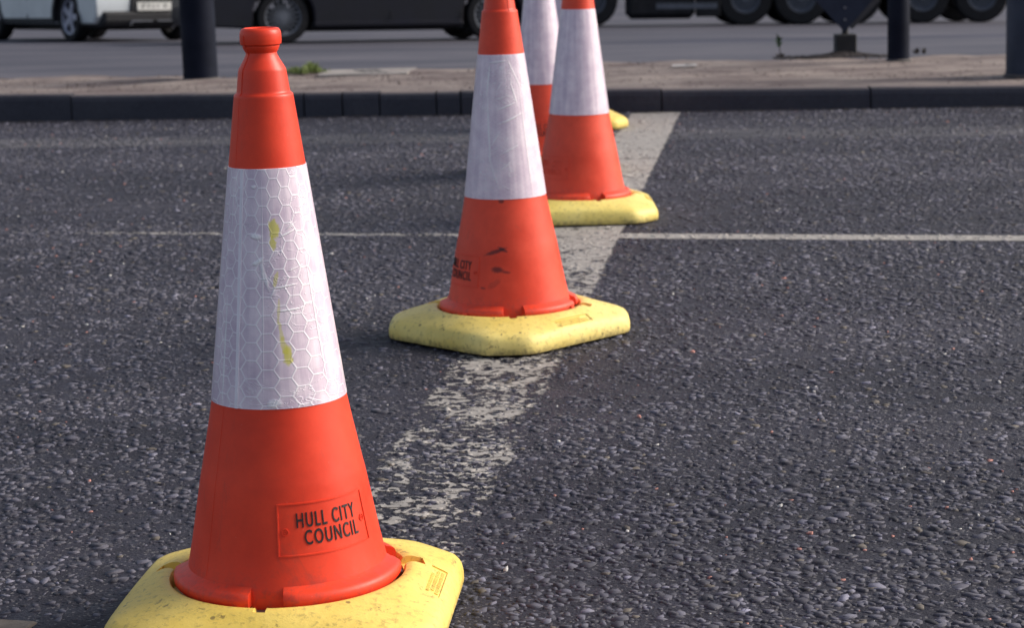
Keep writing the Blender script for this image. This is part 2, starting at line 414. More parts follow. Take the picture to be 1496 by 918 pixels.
# dropped kerb edge at the camera's feet: a flush course of brown setts
bm = bmesh.new()
d = Vector((1, -.27, 0)).normalized(); nrm = Vector((d.y, -d.x, 0)) * 1.0
p = Vector((-2.6, 3.775 + .27 * (2.6 - .93), 0))
for k in range(3):
    ln = .895; c = p + d * (ln / 2 + k * .905) + nrm * .065
    if c.x > -.2: break
    rt = Matrix.Rotation(math.atan2(d.y, d.x), 3, 'Z')
    add_box(bm, (c.x, c.y, -.03), (ln if k < 2 else .55, .125, .07), rt)
ok = bm_obj('flush_kerb', bm, simple('brown_kerb_stone', (.20, .165, .14), .85, .3, 0, .35, 20, .5, 90)); tag(ok, kind='structure')
bv = ok.modifiers.new('b', 'BEVEL'); bv.width = .006; bv.segments = 2

# traffic island: gritty surface and kerb stones with open joints
bm = bmesh.new()
ixs = [-9 + .15 * i for i in range(121)]
def isl_back(x): return 14.74 + .10 * math.sin(x * 1.3 + .4) + .05 * math.sin(x * 4.1) + .025 * math.sin(x * 11 + 1) + .05 * x * (x > 0)
rows = []
nj = 22
for j in range(nj + 1):
    row = []
    for x in ixs:
        y0 = kerb_y(x) + .13; y1 = isl_back(x); y = y0 + (y1 - y0) * j / nj
        b = .007 * math.sin(x * 3.1 + y * 5) + .005 * math.sin(x * 7.7 - y * 9.1) + rng.normal() * .0025
        z = top_z(x) - .004 + b * (0 if j == 0 else 1)
        if j == nj: z -= .02
        row.append(bm.verts.new((x, y, z)))
    rows.append(row)
rows.append([bm.verts.new((v.co.x, v.co.y + .04, -.05)) for v in rows[-1]])
for a, b in zip(rows[:-1], rows[1:]):
    for i in range(len(ixs) - 1): bm.faces.new((a[i], a[i + 1], b[i + 1], b[i]))
tag(bm_obj('island', bm, M_isl, None, 60), kind='structure')
bm = bmesh.new()
joints = [-9.0, -7.2, -5.4, -4.0, -2.608, -1.189, -.96, -.737, -.403, -.26, .9, 2.071, 3.0, 3.92, 4.84, 5.76, 7.4, 9.0]
for a, b in zip(joints[:-1], joints[1:]):
    g = .0045; xa, xb = a + g, b - g; jz = rng.normal() * .003; jy = rng.normal() * .004
    prof = [(-.0, -.02), (0.0, .095), (.012, .118), (.03, 1.0), (.135, 1.0), (.135, -.02)]
    va = []; 
    for x in (xa, xb):
        tz = top_z(x) + jz
        pr = [(0, -.03), (.006, tz - .035), (.014, tz - .012), (.032, tz), (.137, tz + .001), (.137, -.03)]
        va.append([bm.verts.new((x, kerb_y(x) + jy + q[0], q[1])) for q in pr])
    n = 6
    for i in range(n): bm.faces.new((va[0][i], va[0][(i + 1) % n], va[1][(i + 1) % n], va[1][i]))
    bm.faces.new(va[0]); bm.faces.new(va[1][::-1])
tag(bm_obj('kerb', bm, M_kerb), kind='structure')

# ---------------------------------------------------------------- stone chippings
def chips():
    def region(n_per, y0, y1, rmul, mx=.8):
        n = int((y1 - y0) * 2 * (mx + .25 * y1) * n_per)
        y = rng.uniform(y0, y1, n); x = rng.uniform(-1, 1, n) * (mx + .25 * y)
        den = .60 + .32 * np.sin(1.9 * x + .7 * y + 1) * np.sin(1.3 * y - .8 * x) + .22 * np.sin(6.1 * x - 2.2 * y) * np.sin(4.9 * y + 2.6 * x + 2)+ .14 * np.sin(17 * x + 5 * y) * np.sin(14 * y - 6 * x)
        k = (rng.uniform(0, 1, n) < np.clip(den, .22, 1)) & (y < 12.75 - .166 * x) & (x > -3.9)
        # keep the stones off the flush kerb
        k &= ~((x < -.1) & (y < 3.79 - .27 * (x + .93)))
        return np.stack([x[k], y[k]], 1), rmul
    parts = [region(2600, 3.25, 6.5, 1.0), region(2100, 6.5, 9.5, 1.05), region(1700, 9.5, 13.3, 1.15)]
    XY = np.concatenate([p for p, _ in parts]); mul = np.concatenate([np.full(len(p), m) for p, m in parts])
    N = len(XY); K = 5
    r = np.clip(rng.lognormal(math.log(.0098), .36, N), .004, .019) * mul
    ang = np.sort(rng.uniform(0, 1, (N, K)) * .75 + np.arange(K)[None] , 1) / K * 2 * np.pi + rng.uniform(0, 6.28, N)[:, None]
    rad = r[:, None] * rng.uniform(.62, 1.3, (N, K))
    el = rng.uniform(.48, .92, N); ro = rng.uniform(0, np.pi, N)
    lx_, ly_ = rad * np.cos(ang), rad * np.sin(ang) * el[:, None]
    c, s = np.cos(ro)[:, None], np.sin(ro)[:, None]
    gx, gy = lx_ * c - ly_ * s, lx_ * s + ly_ * c
    hgt = rng.uniform(.0004, .0026, N) * (r / .009) ** .5
    tx, ty = rng.normal(0, .07, N), rng.normal(0, .07, N)
    V = np.empty((N, 2 * K, 3), np.float32)
    V[:, :K, 0] = XY[:, :1] + gx; V[:, :K, 1] = XY[:, 1:] + gy; V[:, :K, 2] = -.003
    sh = rng.uniform(.84, .96, N)[:, None]
    V[:, K:, 0] = XY[:, :1] + gx * sh; V[:, K:, 1] = XY[:, 1:] + gy * sh
    V[:, K:, 2] = hgt[:, None] + gx * tx[:, None] + gy * ty[:, None] + rng.normal(0, .0003, (N, K))
    # column colour of the stones
    tone = rng.lognormal(math.log(.078), .36, N); col = np.stack([tone * .95, tone * .94, tone * 1.22, np.ones(N)], 1)
    u = rng.uniform(0, 1, N); w = (u < .006); col[w, :3] = (.55, .54, .52); p = (u > .994); col[p, :3] = (.42, .2, .17); q = (u > .97) & ~p; col[q, :3] = (.12, .105, .09)
    small = w | p
    V[small] = (V[small] - np.r_[0, 0, 0]) 
    cen = np.concatenate([XY, np.zeros((N, 1))], 1)[:, None, :]
    V[small] = (cen[small] + (V[small] - cen[small]) * np.array([.5, .5, 1.2]))
    base = (np.arange(N) * 2 * K)[:, None]
    quads = np.stack([np.stack([base[:, 0] + i, base[:, 0] + (i + 1) % K, base[:, 0] + K + (i + 1) % K, base[:, 0] + K + i], 1) for i in range(K)], 1)
    loops = np.concatenate([quads.reshape(N, -1), base + K + np.arange(K)[None]], 1).reshape(-1)
    sizes = np.tile(np.r_[np.full(K, 4), K], N); starts = np.r_[0, np.cumsum(sizes)[:-1]]
    me = bpy.data.meshes.new('stone_chippings')
    me.vertices.add(N * 2 * K); me.vertices.foreach_set('co', V.reshape(-1))
    me.loops.add(len(loops)); me.loops.foreach_set('vertex_index', loops.astype(np.int32))
    me.polygons.add(len(sizes)); me.polygons.foreach_set('loop_start', starts.astype(np.int32))
    try: me.polygons.foreach_set('loop_total', sizes.astype(np.int32))
    except Exception: pass
    me.update(calc_edges=True)
    at = me.color_attributes.new('tone', 'FLOAT_COLOR', 'POINT')
    at.data.foreach_set('color', np.repeat(col, 2 * K, 0).astype(np.float32).reshape(-1))
    o = mesh_obj('stone_chippings', me, M_chip); tag(o, kind='stuff')
    o['label'] = 'grey stone chippings bedded in the near road surface'
    print('chips', N)
chips()

# ---------------------------------------------------------------- traffic cone
Z0 = .09
BODY = [(.176, .062), (.1765, .10), (.1745, .108), (.1655, .150), (.158, .19), (.1505, .232), (.1440, .268), (.1417, .279), (.1402, .285), (.1255, .358), (.1165, .406), (.0655, .8096), (.0508, .924), (.0505, .9275), (.0496, .9300), (.0468, .9322), (.0456, .9335), (.0449, .9365), (.0408, .9690), (.0400, .9722), (.0386, .9750), (.0302, .9895), (.0268, .996), (.0262, 1.000), (.0292, 1.005), (.0312, 1.0095), (.0310, 1.012), (.0346, 1.0145), (.0353, 1.020), (.0352, 1.030), (.0340, 1.0365), (.0312, 1.0405), (.0275, 1.0418), (.0245, 1.040), (.0232, 1.034), (.0230, 1.0), (.0330, .96)]
def body_r(z):
    pr = BODY[1:-5]
    for (r0, z0), (r1, z1) in zip(pr[:-1], pr[1:]):
        if z0 <= z <= z1: return r0 + (r1 - r0) * (z - z0) / (z1 - z0 + 1e-9)
    return pr[0][0] if z < pr[0][1] else pr[-1][0]
# dense profile
def dense(prof, step=.02):
    out = [prof[0]]
    for a, b in zip(prof[:-1], prof[1:]):
        n = max(1, int(math.dist(a, b) / step))
        for i in range(1, n + 1): out.append((a[0] + (b[0] - a[0]) * i / n, a[1] + (b[1] - a[1]) * i / n))
    return out
def S(az, z, off=0.0):
    r = body_r(z) + off; a = R(az); return Vector((r * math.cos(a), r * math.sin(a), z))
GAPS = [-96, 12, 86, 168]
def ridge(bm, pts, w, h, closed=False):
    """raised bead following (azimuth, height) points on the cone's skin"""
    P3 = [S(a, z) for a, z in pts]; n = len(P3); rings = []
    for i in range(n):
        a0 = P3[(i - 1) % n] if (closed or i > 0) else P3[i]; a1 = P3[(i + 1) % n] if (closed or i < n - 1) else P3[i]
        tn = (a1 - a0).normalized(); nr = Vector((P3[i].x, P3[i].y, 0)).normalized() * .99 + Vector((0, 0, .13)); nr.normalize()
        sd_ = tn.cross(nr).normalized()
        rings.append([bm.verts.new(P3[i] + sd_ * w * k - nr * .002 * (m == 0) + nr * h * m) for k, m in ((-.5, 0), (-.3, 1), (.3, 1), (.5, 0))])
    for i in range(n if closed else n - 1):
        A, B = rings[i], rings[(i + 1) % n]
        for k in range(3): bm.faces.new((A[k], A[k + 1], B[k + 1], B[k]))
def body_mesh():
    bm = bmesh.new(); add_lathe(bm, dense(BODY), 160, uv=True)
    # locking flange in four runs with open gaps between them
    for i, g in enumerate(GAPS):
        nx = GAPS[(i + 1) % 4] + (360 if i == 3 else 0); a0, a1 = g + 9, nx - 9
        fl = [(.170, .080), (.197, .079), (.200, .083), (.2005, .094), (.198, .100), (.192, .1035), (.184, .1055), (.178, .109), (.170, .113)]
        n = 26; rings = []
        for k in range(n + 1):
            t = k / n; a = R(a0 + (a1 - a0) * t); e = min(t, 1 - t) * (a1 - a0)
            sc = 1 if e > 3 else (.80 + .20 * math.sin(e / 3 * math.pi / 2))
            rings.append([bm.verts.new(((.17 + (r - .17) * (sc if i != 1 else 1)) * math.cos(a), (.17 + (r - .17) * (sc if i != 1 else 1)) * math.sin(a), z)) for r, z in fl])
        m = len(fl)
        for A, B in zip(rings[:-1], rings[1:]):
            for q in range(m): bm.faces.new((A[q], B[q], B[(q + 1) % m], A[(q + 1) % m]))
        bm.faces.new(rings[0]); bm.faces.new(rings[-1][::-1])
    lay = bm.loops.layers.uv.verify()
    # moulding seams
    for az in (-138, 42):
        zz = [.115 + .018 * i for i in range(52)]
        if az < 0: ridge(bm, [(az, z) for z in zz if z < .93], .0016, .0004)
        ridge(bm, [(az, .93 + .004 * i) for i in range(26)], .0022, .0011)
    # raised outline of the name panel with its two rivets bosses
    A0, A1, z0, z1 = -89, -24, .161, .247
    pts = [(A0 + (A1 - A0) * i / 16, z0) for i in range(16)] + [(A1, z0 + (z1 - z0) * i / 5) for i in range(5)] + [(A1 - (A1 - A0) * i / 16, z1) for i in range(16)] + [(A0, z1 - (z1 - z0) * i / 5) for i in range(5)]
    ridge(bm, pts, .0040, .0016, True)
    for az in (-84.5, -28):
        for rr in (.0055, .0022):
            ridge(bm, [(az + math.degrees(rr / .16) * math.cos(q * math.pi / 8), .201 + rr * math.sin(q * math.pi / 8)) for q in range(16)], .0022, .0016, True)
    for f in bm.faces:
        ls = list(f.loops)
        if all(l[lay].uv.length < 1e-6 for l in ls):
            for l in ls: l[lay].uv = (math.atan2(l.vert.co.y, l.vert.co.x), l.vert.co.z)
    me = bpy.data.meshes.new('cone_body'); bm.normal_update(); bm.to_mesh(me); bm.free()
    for p_ in me.polygons: p_.use_smooth = True
    me.set_sharp_from_angle(angle=R(38)); return me
def sleeve_mesh(strip_az=-122):
    bm = bmesh.new(); z0, z1 = .406, .8096
    pr = [(body_r(z0) - .0005, z0), (body_r(z0) + .0014, z0 + .0005)] + [(body_r(z0 + (z1 - z0) * i / 24) + .0014, z0 + (z1 - z0) * i / 24) for i in range(1, 24)] + [(body_r(z1) + .0014, z1 - .0005), (body_r(z1) - .0005, z1)]
    add_lathe(bm, pr, 140, uv=True)
    me = bpy.data.meshes.new('reflective_sleeve'); bm.normal_update(); bm.to_mesh(me); bm.free()
    for p_ in me.polygons: p_.use_smooth = True
    me.set_sharp_from_angle(angle=R(50)); return me
def overlap_mesh(az=-122):
    bm = bmesh.new(); n = 20; rings = []
    for i in range(n + 1):
        z = .4065 + (.809 - .4065) * i / n; w = 2.6 * (.095 / body_r(z)) * .75
        rings.append([bm.verts.new(S(az + k * w, z, o)) for k, o in ((-1, .001), (-.85, .0034), (.85, .0034), (1, .001))])
    for A, B in zip(rings[:-1], rings[1:]):
        for k in range(3): bm.faces.new((A[k], A[k + 1], B[k + 1], B[k]))
    me = bpy.data.meshes.new('sleeve_overlap'); bm.normal_update(); bm.to_mesh(me); bm.free(); return me
def text_tris(txt, size=1.0, ext=0.0, bold=0.0):
    cu = bpy.data.curves.new('t', 'FONT'); cu.body = txt; cu.size = size; cu.extrude = ext; cu.offset = bold; cu.resolution_u = 4; cu.space_character = 1.22
    o = bpy.data.objects.new('t', cu); C.objects.link(o); dg = bpy.context.evaluated_depsgraph_get(); dg.update()
    me = bpy.data.meshes.new_from_object(o.evaluated_get(dg)); bpy.data.objects.remove(o); bpy.data.curves.remove(cu)
    return me
def lettering_mesh():
    bm = bmesh.new()
    for txt, a0, a1, zb in (('HULL CITY', -77, -34, .2070), ('COUNCIL', -72.5, -33.5, .1775)):
        me = text_tris(txt, 1.0, .5, .006)
        t = bmesh.new(); t.from_mesh(me); bpy.data.meshes.remove(me)
        xs_ = [v.co.x for v in t.verts]; ysv = [v.co.y for v in t.verts]; x0, x1 = min(xs_), max(xs_); y0, y1 = min(ysv), max(ysv)
        for v in t.verts:
            az = a0 + (a1 - a0) * (v.co.x - x0) / (x1 - x0); z = zb + .0250 * (v.co.y - y0) / (y1 - y0)
            v.co = S(az, z, .0013 if v.co.z > 0 else -.001)
        tm = bpy.data.meshes.new('x'); t.to_mesh(tm); t.free(); bm.from_mesh(tm); bpy.data.meshes.remove(tm)
    me = bpy.data.meshes.new('lettering'); bm.to_mesh(me); bm.free(); return me

def base_outline(a, hw=.291, ch=.092):
    """half-plane intersection of a square with cut corners, rounded by a soft minimum"""
    ds = []
    for k in range(8):
        th = k * math.pi / 4; dd = hw if k % 2 == 0 else (2 * hw - ch) / math.sqrt(2)
        c = math.cos(a - th)
        if c > .05: ds.append(dd / c)
    pw = 42; return sum(d_ ** -pw for d_ in ds) ** (-1 / pw) * 1.006
def base_mesh(kr, brz):
    bm = bmesh.new(); N = 160
    # (blend from outline to circle, inset, z)
    prof = [(0, .012, .003), (0, .002, .006), (0, 0, .012), (0, .0005, .028), (0, .003, .039), (.02, .005, .0465), (.08, .004, .0535), (.20, .002, .0598), (.36, 0, .0660), (.54, 0, .0725), (.72, 0, .0790), (.87, 0, .0838), (1, .0, .0875)]
    rings = []
    rc = .226
    for bl, ins, z in prof:
        ring = []
        for i in range(N):
            a = 2 * math.pi * i / N; ro_ = base_outline(a) - ins
            if bl < 1: tgt = rc; r = ro_ + (tgt - ro_) * bl
            else: r = rc
            ring.append(bm.verts.new((r * math.cos(a), r * math.sin(a), z)))
        rings.append(ring)
    for r, z in ((.216, .0885), (.2085, .086), (.2045, .079), (.2035, .060)):
        rings.append([bm.verts.new((r * math.cos(2 * math.pi * i / N), r * math.sin(2 * math.pi * i / N), z)) for i in range(N)])
    for A, B in zip(rings[:-1], rings[1:]):
        for i in range(N): bm.faces.new((A[i], A[(i + 1) % N], B[(i + 1) % N], B[i]))
    bm.faces.new(rings[-1]); bm.faces.new(rings[0][::-1])
    bmesh.ops.recalc_face_normals(bm, faces=bm.faces)
    me = bpy.data.meshes.new('ballast_base'); bm.to_mesh(me); bm.free()
    # cut the key-ways and the sunken maker's panel
    cb = bmesh.new()
    for g in GAPS:
        a = R(g - 1 + kr); rt = Matrix.Rotation(a, 3, 'Z'); wz = (g - 1 + kr + brz) % 360
        if 200 < wz < 340: add_box(cb, Vector((math.cos(a), math.sin(a), 0)) * .214 + Vector((0, 0, .083)), (.032, .021, .022), rt)
        else: add_box(cb, Vector((math.cos(a), math.sin(a), 0)) * .218 + Vector((0, 0, .087)), (.05, .036, .026), rt)
    a = LBL_AZ; rt = Matrix.Rotation(a, 3, 'Z') @ Matrix.Rotation(R(LBL_TILT), 3, 'Y')
    add_box(cb, LBL_C + rt @ Vector((0, 0, .0038)), (.031, .142, .016), rt)
    cme = bpy.data.meshes.new('cut'); bmesh.ops.recalc_face_normals(cb, faces=cb.faces); cb.to_mesh(cme); cb.free()
    o = bpy.data.objects.new('o', me); k = bpy.data.objects.new('k', cme); C.objects.link(o); C.objects.link(k)
    md = o.modifiers.new('b', 'BOOLEAN'); md.object = k; md.operation = 'DIFFERENCE'; md.solver = 'EXACT'
    dg = bpy.context.evaluated_depsgraph_get(); dg.update()
    out = bpy.data.meshes.new_from_object(o.evaluated_get(dg)); out.name = 'ballast_base'
    bpy.data.objects.remove(o); bpy.data.objects.remove(k)
    for p_ in out.polygons: p_.use_smooth = True
    out.set_sharp_from_angle(angle=R(32)); return out
LBL_AZ = 0.0; LBL_TILT = 28.0; LBL_C = Vector((.2635, -.008, .0692))
def emboss_mesh():
    """illegible raised moulding marks in the sunken panel"""
    bm = bmesh.new(); rt = Matrix.Rotation(LBL_AZ, 3, 'Z') @ Matrix.Rotation(R(LBL_TILT), 3, 'Y'); rr = random.Random(3)
    for row in range(3):
        y = -.058 + .010 * (row == 1)
        while y < .056 - .02 * (row == 0):
            w = rr.uniform(.003, .007)
            hh = rr.uniform(.004, .0062)
            add_box(bm, LBL_C + rt @ Vector((-.0085 + row * .0085, y + w / 2, -.0038)), (hh, w * .62, .0034), rt); y += w + .0008
    me = bpy.data.meshes.new('embossed_marks'); bm.to_mesh(me); bm.free(); return me
def slot_floor_mesh():
    bm = bmesh.new(); add_box(bm, (.19, 0, .066), (.022, .05, .014))
    me = bpy.data.meshes.new('locking_clip'); bm.to_mesh(me); bm.free(); return me

ME_body, ME_sleeve, ME_over, ME_let, ME_emb, ME_slot = body_mesh(), sleeve_mesh(), overlap_mesh(), lettering_mesh(), emboss_mesh(), slot_floor_mesh()
M_strip = simple('sleeve_overlap_film', (.90, .85, .93), .35, .5, 0, .12, 12, .2, 60)
GROUP = 'traffic cones lined up along the worn white line'
def cone(loc, rz, base_rz, red, yel, slv, label, lean=(0, 0), letters=M_letter, overlap=True, first=False, tabs=()):
    e = empty('traffic_cone', (loc[0], loc[1], .003), label, 'traffic cone', GROUP)
    e.rotation_euler = (lean[0], lean[1], 0)
    def part(name, me, m, rot, par=e):
        mm = me.copy(); mm.materials.clear(); mm.materials.append(m)
        o = bpy.data.objects.new(name, mm); link(o, par)
        o.rotation_euler = (0, 0, rot) if par is e else (0, 0, 0)
        return o
    b = part('cone_body', ME_body, red, R(rz)); s = part('reflective_sleeve', ME_sleeve, slv, R(rz))
    if overlap: part('overlap_strip', ME_over, M_strip, 0, s)
    part('lettering', ME_let, letters, 0, b)
    y = part('ballast_base', base_mesh(rz - base_rz, base_rz), yel, R(base_rz)); part('embossed_marks', ME_emb, yel, 0, y); 
    for g in GAPS: part('locking_clip', ME_slot, M_slot, 0, y).rotation_euler = (0, 0, R(g - 1 + rz - base_rz))
    for az in tabs:
        bm = bmesh.new(); a = R(az)
        add_box(bm, (.2 * math.cos(a), .2 * math.sin(a), .086), (.014, .014, .012), Matrix.Rotation(a, 3, 'Z'))
        bm_obj('locking_tab', bm, red, e)
    return e
K = R(-90)
# yellow paint transfers on the front cone's sleeve (azimuth rad, height, half-sizes, turn, amount)
blots = [(R(-80), .708, .0105, .017, 0, .8), (R(-82), .685, .006, .011, .2, .75), (R(-81), .625, .0035, .014, -.3, .55), (R(-80), .572, .0024, .022, -.1, .45), (R(-79), .535, .003, .016, .1, .5), (R(-77), .512, .005, .016, .3, .6), (R(-74), .498, .0075, .016, 0, .8)]
M_red1 = mat_red('orange_red_plastic'); M_y1 = mat_yellow('yellow_ballast_rubber', 0, .75); cr1 = [(R(-102), .697, .010, .0045, -.1, .9), (R(-100), .655, .011, .0035, .5, .9), (R(-64), .70, .016, .0016, .3, .8), (R(-58), .712, .012, .0014, .45, .7), (R(-72), .612, .022, .0014, .1, .8), (R(-68), .572, .020, .0016, .05, .9), (R(-60), .64, .015, .0012, .25, .6),
       (R(-140), .50, .0022, .085, .0, .8), (R(-138), .74, .0015, .05, 0, .5), (R(-95), .62, .0013, .15, -.02, .55), (R(-93), .63, .004, .02, .3, .7), (R(-88), .416, .009, .007, 0, .7), (R(-104), .78, .006, .003, 0, .7), (R(-40), .55, .0015, .09, .05, .5)]  # left upright streak is a highlight painted into the sleeve's colour and bump
M_s1 = mat_sleeve('prismatic_sleeve_film', True, blots, .5, cr1, 0, .6)
f98 = -98
def wa(az): return R(az + 98)   # world azimuth -> this cone's own azimuth
M_red2 = mat_red('scuffed_red_plastic', (.86, .062, .022), [(wa(-103), .262, .030, .0055, .30, .8), (wa(-95), .268, .014, .005, -.45, .75), (wa(-101), .212, .016, .0075, -.08, .75), (wa(-92), .205, .012, .0035, -.15, .6), (wa(-116), .160, .007, .003, -.2, .6), (wa(-104), .172, .018, .008, .6, .25), (wa(-96), .402, .010, .006, 0, .7)], .008)
M_y2 = mat_yellow('yellow_ballast_marked', 2, .9, (.89, .68, .17)); cr2 = [(wa(-84), .665, .030, .0022, .30, .8), (wa(-76), .63, .036, .0024, .35, .8), (wa(-92), .69, .022, .0016, .2, .6), (wa(-104), .575, .022, .0018, 1.0, .7), (wa(-116), .60, .0025, .085, .08, .8), (wa(-120), .74, .003, .04, -.1, .9), (wa(-88), .50, .016, .0015, .7, .6), (wa(-60), .75, .0016, .045, .5, .8), (wa(-66), .70, .002, .03, .3, .7), (wa(-100), .79, .035, .0022, .05, .7), (wa(-80), .545, .026, .0018, .45, .6), (wa(-50), .56, .0016, .12, .02, .6), (wa(-96), .72, .014, .0016, .9, .6), (wa(-108), .49, .0018, .05, .3, .5)]
cr2 = [(math.atan2(math.sin(q[0]), math.cos(q[0])), *q[1:]) for q in cr2]
M_s2 = mat_sleeve('creased_sleeve_film', False, (), 1.0, cr2, 1.3, .45)
M_red3 = mat_red('faded_red_plastic', (.86, .070, .028), (), .006); M_y3 = mat_yellow('yellow_ballast_clean', 5, .3, (.90, .71, .17)); M_s3 = mat_sleeve('plain_sleeve_film', False, (), .3, (), 2.7, .9)
cone((-.4097, 3.7346), 0, -5, M_red1, M_y1, M_s1, 'nearest cone, whole, with hexagon patterned white sleeve spotted with yellow paint')
cone((-.0082, 6.2538), f98, -46, M_red2, M_y2, M_s2, 'second cone with black scuff marks low on its red body and a wrinkled white sleeve', overlap=False, tabs=(-128, -28))
cone((.2819, 8.572), -84, 1, M_red3, M_y3, M_s3, 'third cone, with a blank red panel, standing just past the thin cross line', lean=(0, .0125), letters=M_red3, overlap=False, tabs=(-95,))
cone((.167, 10.02), -36, 20, M_red3, M_y3, M_s3, 'fourth cone, mostly hidden between the second and third cones', overlap=False)
cone((.335, 11.93), 40, 12, M_red3, M_y1, M_s3, 'farthest cone by the island kerb, only a corner of its yellow base showing', overlap=False)

# ---------------------------------------------------------------- poles, sign, weeds on the island
def post(name, x, y, r, h, m, label, collar=.0):
    e = empty(name, (x, y, top_z(x) - .01), label, 'post')
    bm = bmesh.new(); add_lathe(bm, [(r, 0), (r, h), (r * .9, h + .012), (.001, h + .02)], 48); bm_obj('shaft', bm, m, e, 40)
    bm = bmesh.new(); add_lathe(bm, [(r + .012, 0), (r + .012, .012), (r + .004, .02), (r - .002, .022)], 40); bm_obj('base_collar', bm, simple(name + '_footing', (.09, .08, .08), .9), e, 40)
    bm = bmesh.new(); add_box(bm, (0, r * .96, .75), (.09, .02, .42)); o = bm_obj('access_door', bm, m, e)
    return e
post('signal_post', -1.965, 14.16 + .11, .112, 3.4, M_pole, 'thick dark post behind the nearest cone, in front of the dark saloon', 0)
post('slim_post', 2.575, 14.32 + .07, .0715, 3.0, M_pole, 'slim dark post between the triangular sign and the thick blue grey post')
post('lamp_column', 3.13, 12.90 + .15, .155, 5.0, M_poleb, 'thick blue grey column at the far right, nearest the kerb')
# triangular plate on a socket block
sx, sy = 2.321, 15.0; sz = top_z(sx)
e = empty('triangular_sign', (sx, sy, sz), 'dark upside-down triangular sign plate on a small black block', 'sign')
M_rub = simple('black_rubber', (.012, .012, .016), .7); M_signb = simple('sign_back_grey_blue', (.020, .028, .055), .6, .3, .2)
bm = bmesh.new(); add_box(bm, (0, 0, .065), (.14, .135, .15)); o = bm_obj('socket_block', bm, M_rub, e); o.modifiers.new('b', 'BEVEL').width = .006
bm = bmesh.new(); add_cyl(bm, (0, 0, .11), (0, 0, .62), .022, n=20); bm_obj('stem', bm, M_rub, e, 40)
def tri_plate(y, dx, apex, w, h_, th):
    bm = bmesh.new(); pts = []
    P_ = [(dx, apex), (dx + w / 2, apex + h_), (dx - w / 2, apex + h_)]
    for i in range(3):     # rounded corners
        a, b, c = Vector(P_[i - 1]), Vector(P_[i]), Vector(P_[(i + 1) % 3]); ra = .012
        u, v = (a - b).normalized(), (c - b).normalized()
        for k in range(7):
            t = k / 6; q0, q1 = b + u * ra, b + v * ra; pts.append((q0.lerp(b, t)).lerp(b.lerp(q1, t), t))
    f1 = [bm.verts.new((p_.x, y, p_.y)) for p_ in pts]; f2 = [bm.verts.new((p_.x, y + th, p_.y)) for p_ in pts]; n = len(pts)
    bm.faces.new(f1); bm.faces.new(f2[::-1])
    for i in range(n): bm.faces.new((f1[i], f1[(i + 1) % n], f2[(i + 1) % n], f2[i]))
    return bm
bm_obj('plate', tri_plate(-.05, -.01, .155, .66, .35 * 2 ** .5 * .74, .006), M_signb, e)
bm_obj('rear_plate', tri_plate(.04, .055, .165, .70, .36, .006), simple('sign_rear', (.06, .063, .08), .5), e)
for bz in (.24, .32):
    bm = bmesh.new(); add_cyl(bm, (-.008, -.058, bz), (-.008, -.048, bz), .009, n=12); bm_obj('bolt', bm, simple('bolt_zinc', (.25, .26, .3), .4, .5, .8), e)
# soil swept round the socket
bm = bmesh.new(); nx, ny = 60, 14; g = []
for j in range(ny + 1):
    row = []
    for i in range(nx + 1):
        u, v = i / nx * 2 - 1, j / ny * 2 - 1
        x = 2.25 + u * .42; y = 14.95 + v * .13 + .03 * math.sin(u * 5)
        env = max(0, 1 - u * u) * max(0, 1 - v * v); core = math.exp(-((x - 2.32) / .12) ** 2)
        row.append(bm.verts.new((x, y, top_z(x) - .012 + env * (.018 + .028 * core) + (env > .05) * rng.normal() * .003)))
    g.append(row)
for j in range(ny):
    for i in range(nx): bm.faces.new((g[j][i], g[j][i + 1], g[j + 1][i + 1], g[j + 1][i]))
tag(bm_obj('soil', bm, simple('dark_soil', (.045, .04, .042), .95, .1, 0, .4, 30, .6, 80)), 'dark swept soil heaped round the triangular sign block', kind='stuff')
def blade(bm, p, ang, ln, w, lean, bend=.5, n=4):
    d = Vector((math.cos(ang), math.sin(ang), 0)); s = Vector((-d.y, d.x, 0)); pr = None; pos = Vector(p); el = math.pi / 2 - lean
    for i in range(n + 1):
        t = i / n; ww = w * (1 - t ** 1.6) * (.55 + .9 * math.sin(min(1, t * 1.7) * math.pi / 2)) * .5 + .0003
        q = (bm.verts.new(pos - s * ww), bm.verts.new(pos + s * ww))
        if pr: bm.faces.new((pr[0], q[0], q[1], pr[1]))
        pr = q; e_ = el - bend * t * 1.4; pos = pos + (d * math.cos(e_) + Vector((0, 0, 1)) * math.sin(e_)) * ln / n
def leafmat(name, col):
    t = NT(name, .6, .3); n = t.noise(t.coord('Object'), 40, 3); t.color(t.mix(n, tuple(c * .55 for c in col), tuple(c * 1.4 for c in col))); return t.m
M_grass = leafmat('moss_green', (.17, .22, .06)); M_leaf = leafmat('weed_green', (.06, .11, .055)); M_dry = leafmat('dead_stalk', (.05, .04, .035))
rr = random.Random(5)
e = empty('grass_tuft', (-1.31, 14.6, top_z(-1.31)), 'low bright green grass tuft beside the pale paving slab', 'plant')
bm = bmesh.new()
for i in range(900):
    u = rr.gauss(0, .42); 
    if abs(u) > 1: continue
    x = u * .16; y = rr.gauss(0, .07); hh = .045 * (1 - u * u) * (1 + .4 * math.sin(u * 7)) + .008
    blade(bm, (x, y, -.004 + rr.random() * hh * .35), rr.uniform(0, 6.28), hh * rr.uniform(.6, 1.2), .005, rr.uniform(.1, .9), .6, 3)
bm_obj('blades', bm, M_grass, e)
e = empty('weed', (1.886, 15.05, top_z(1.9) - .005), 'small leafy weed with one thin stem, left of the triangular sign', 'plant')
bm = bmesh.new(); add_cyl(bm, (0, 0, 0), (-.006, 0, .10), .0045, .0025, 8); bm_obj('stem', bm, M_dry, e)
bm = bmesh.new()
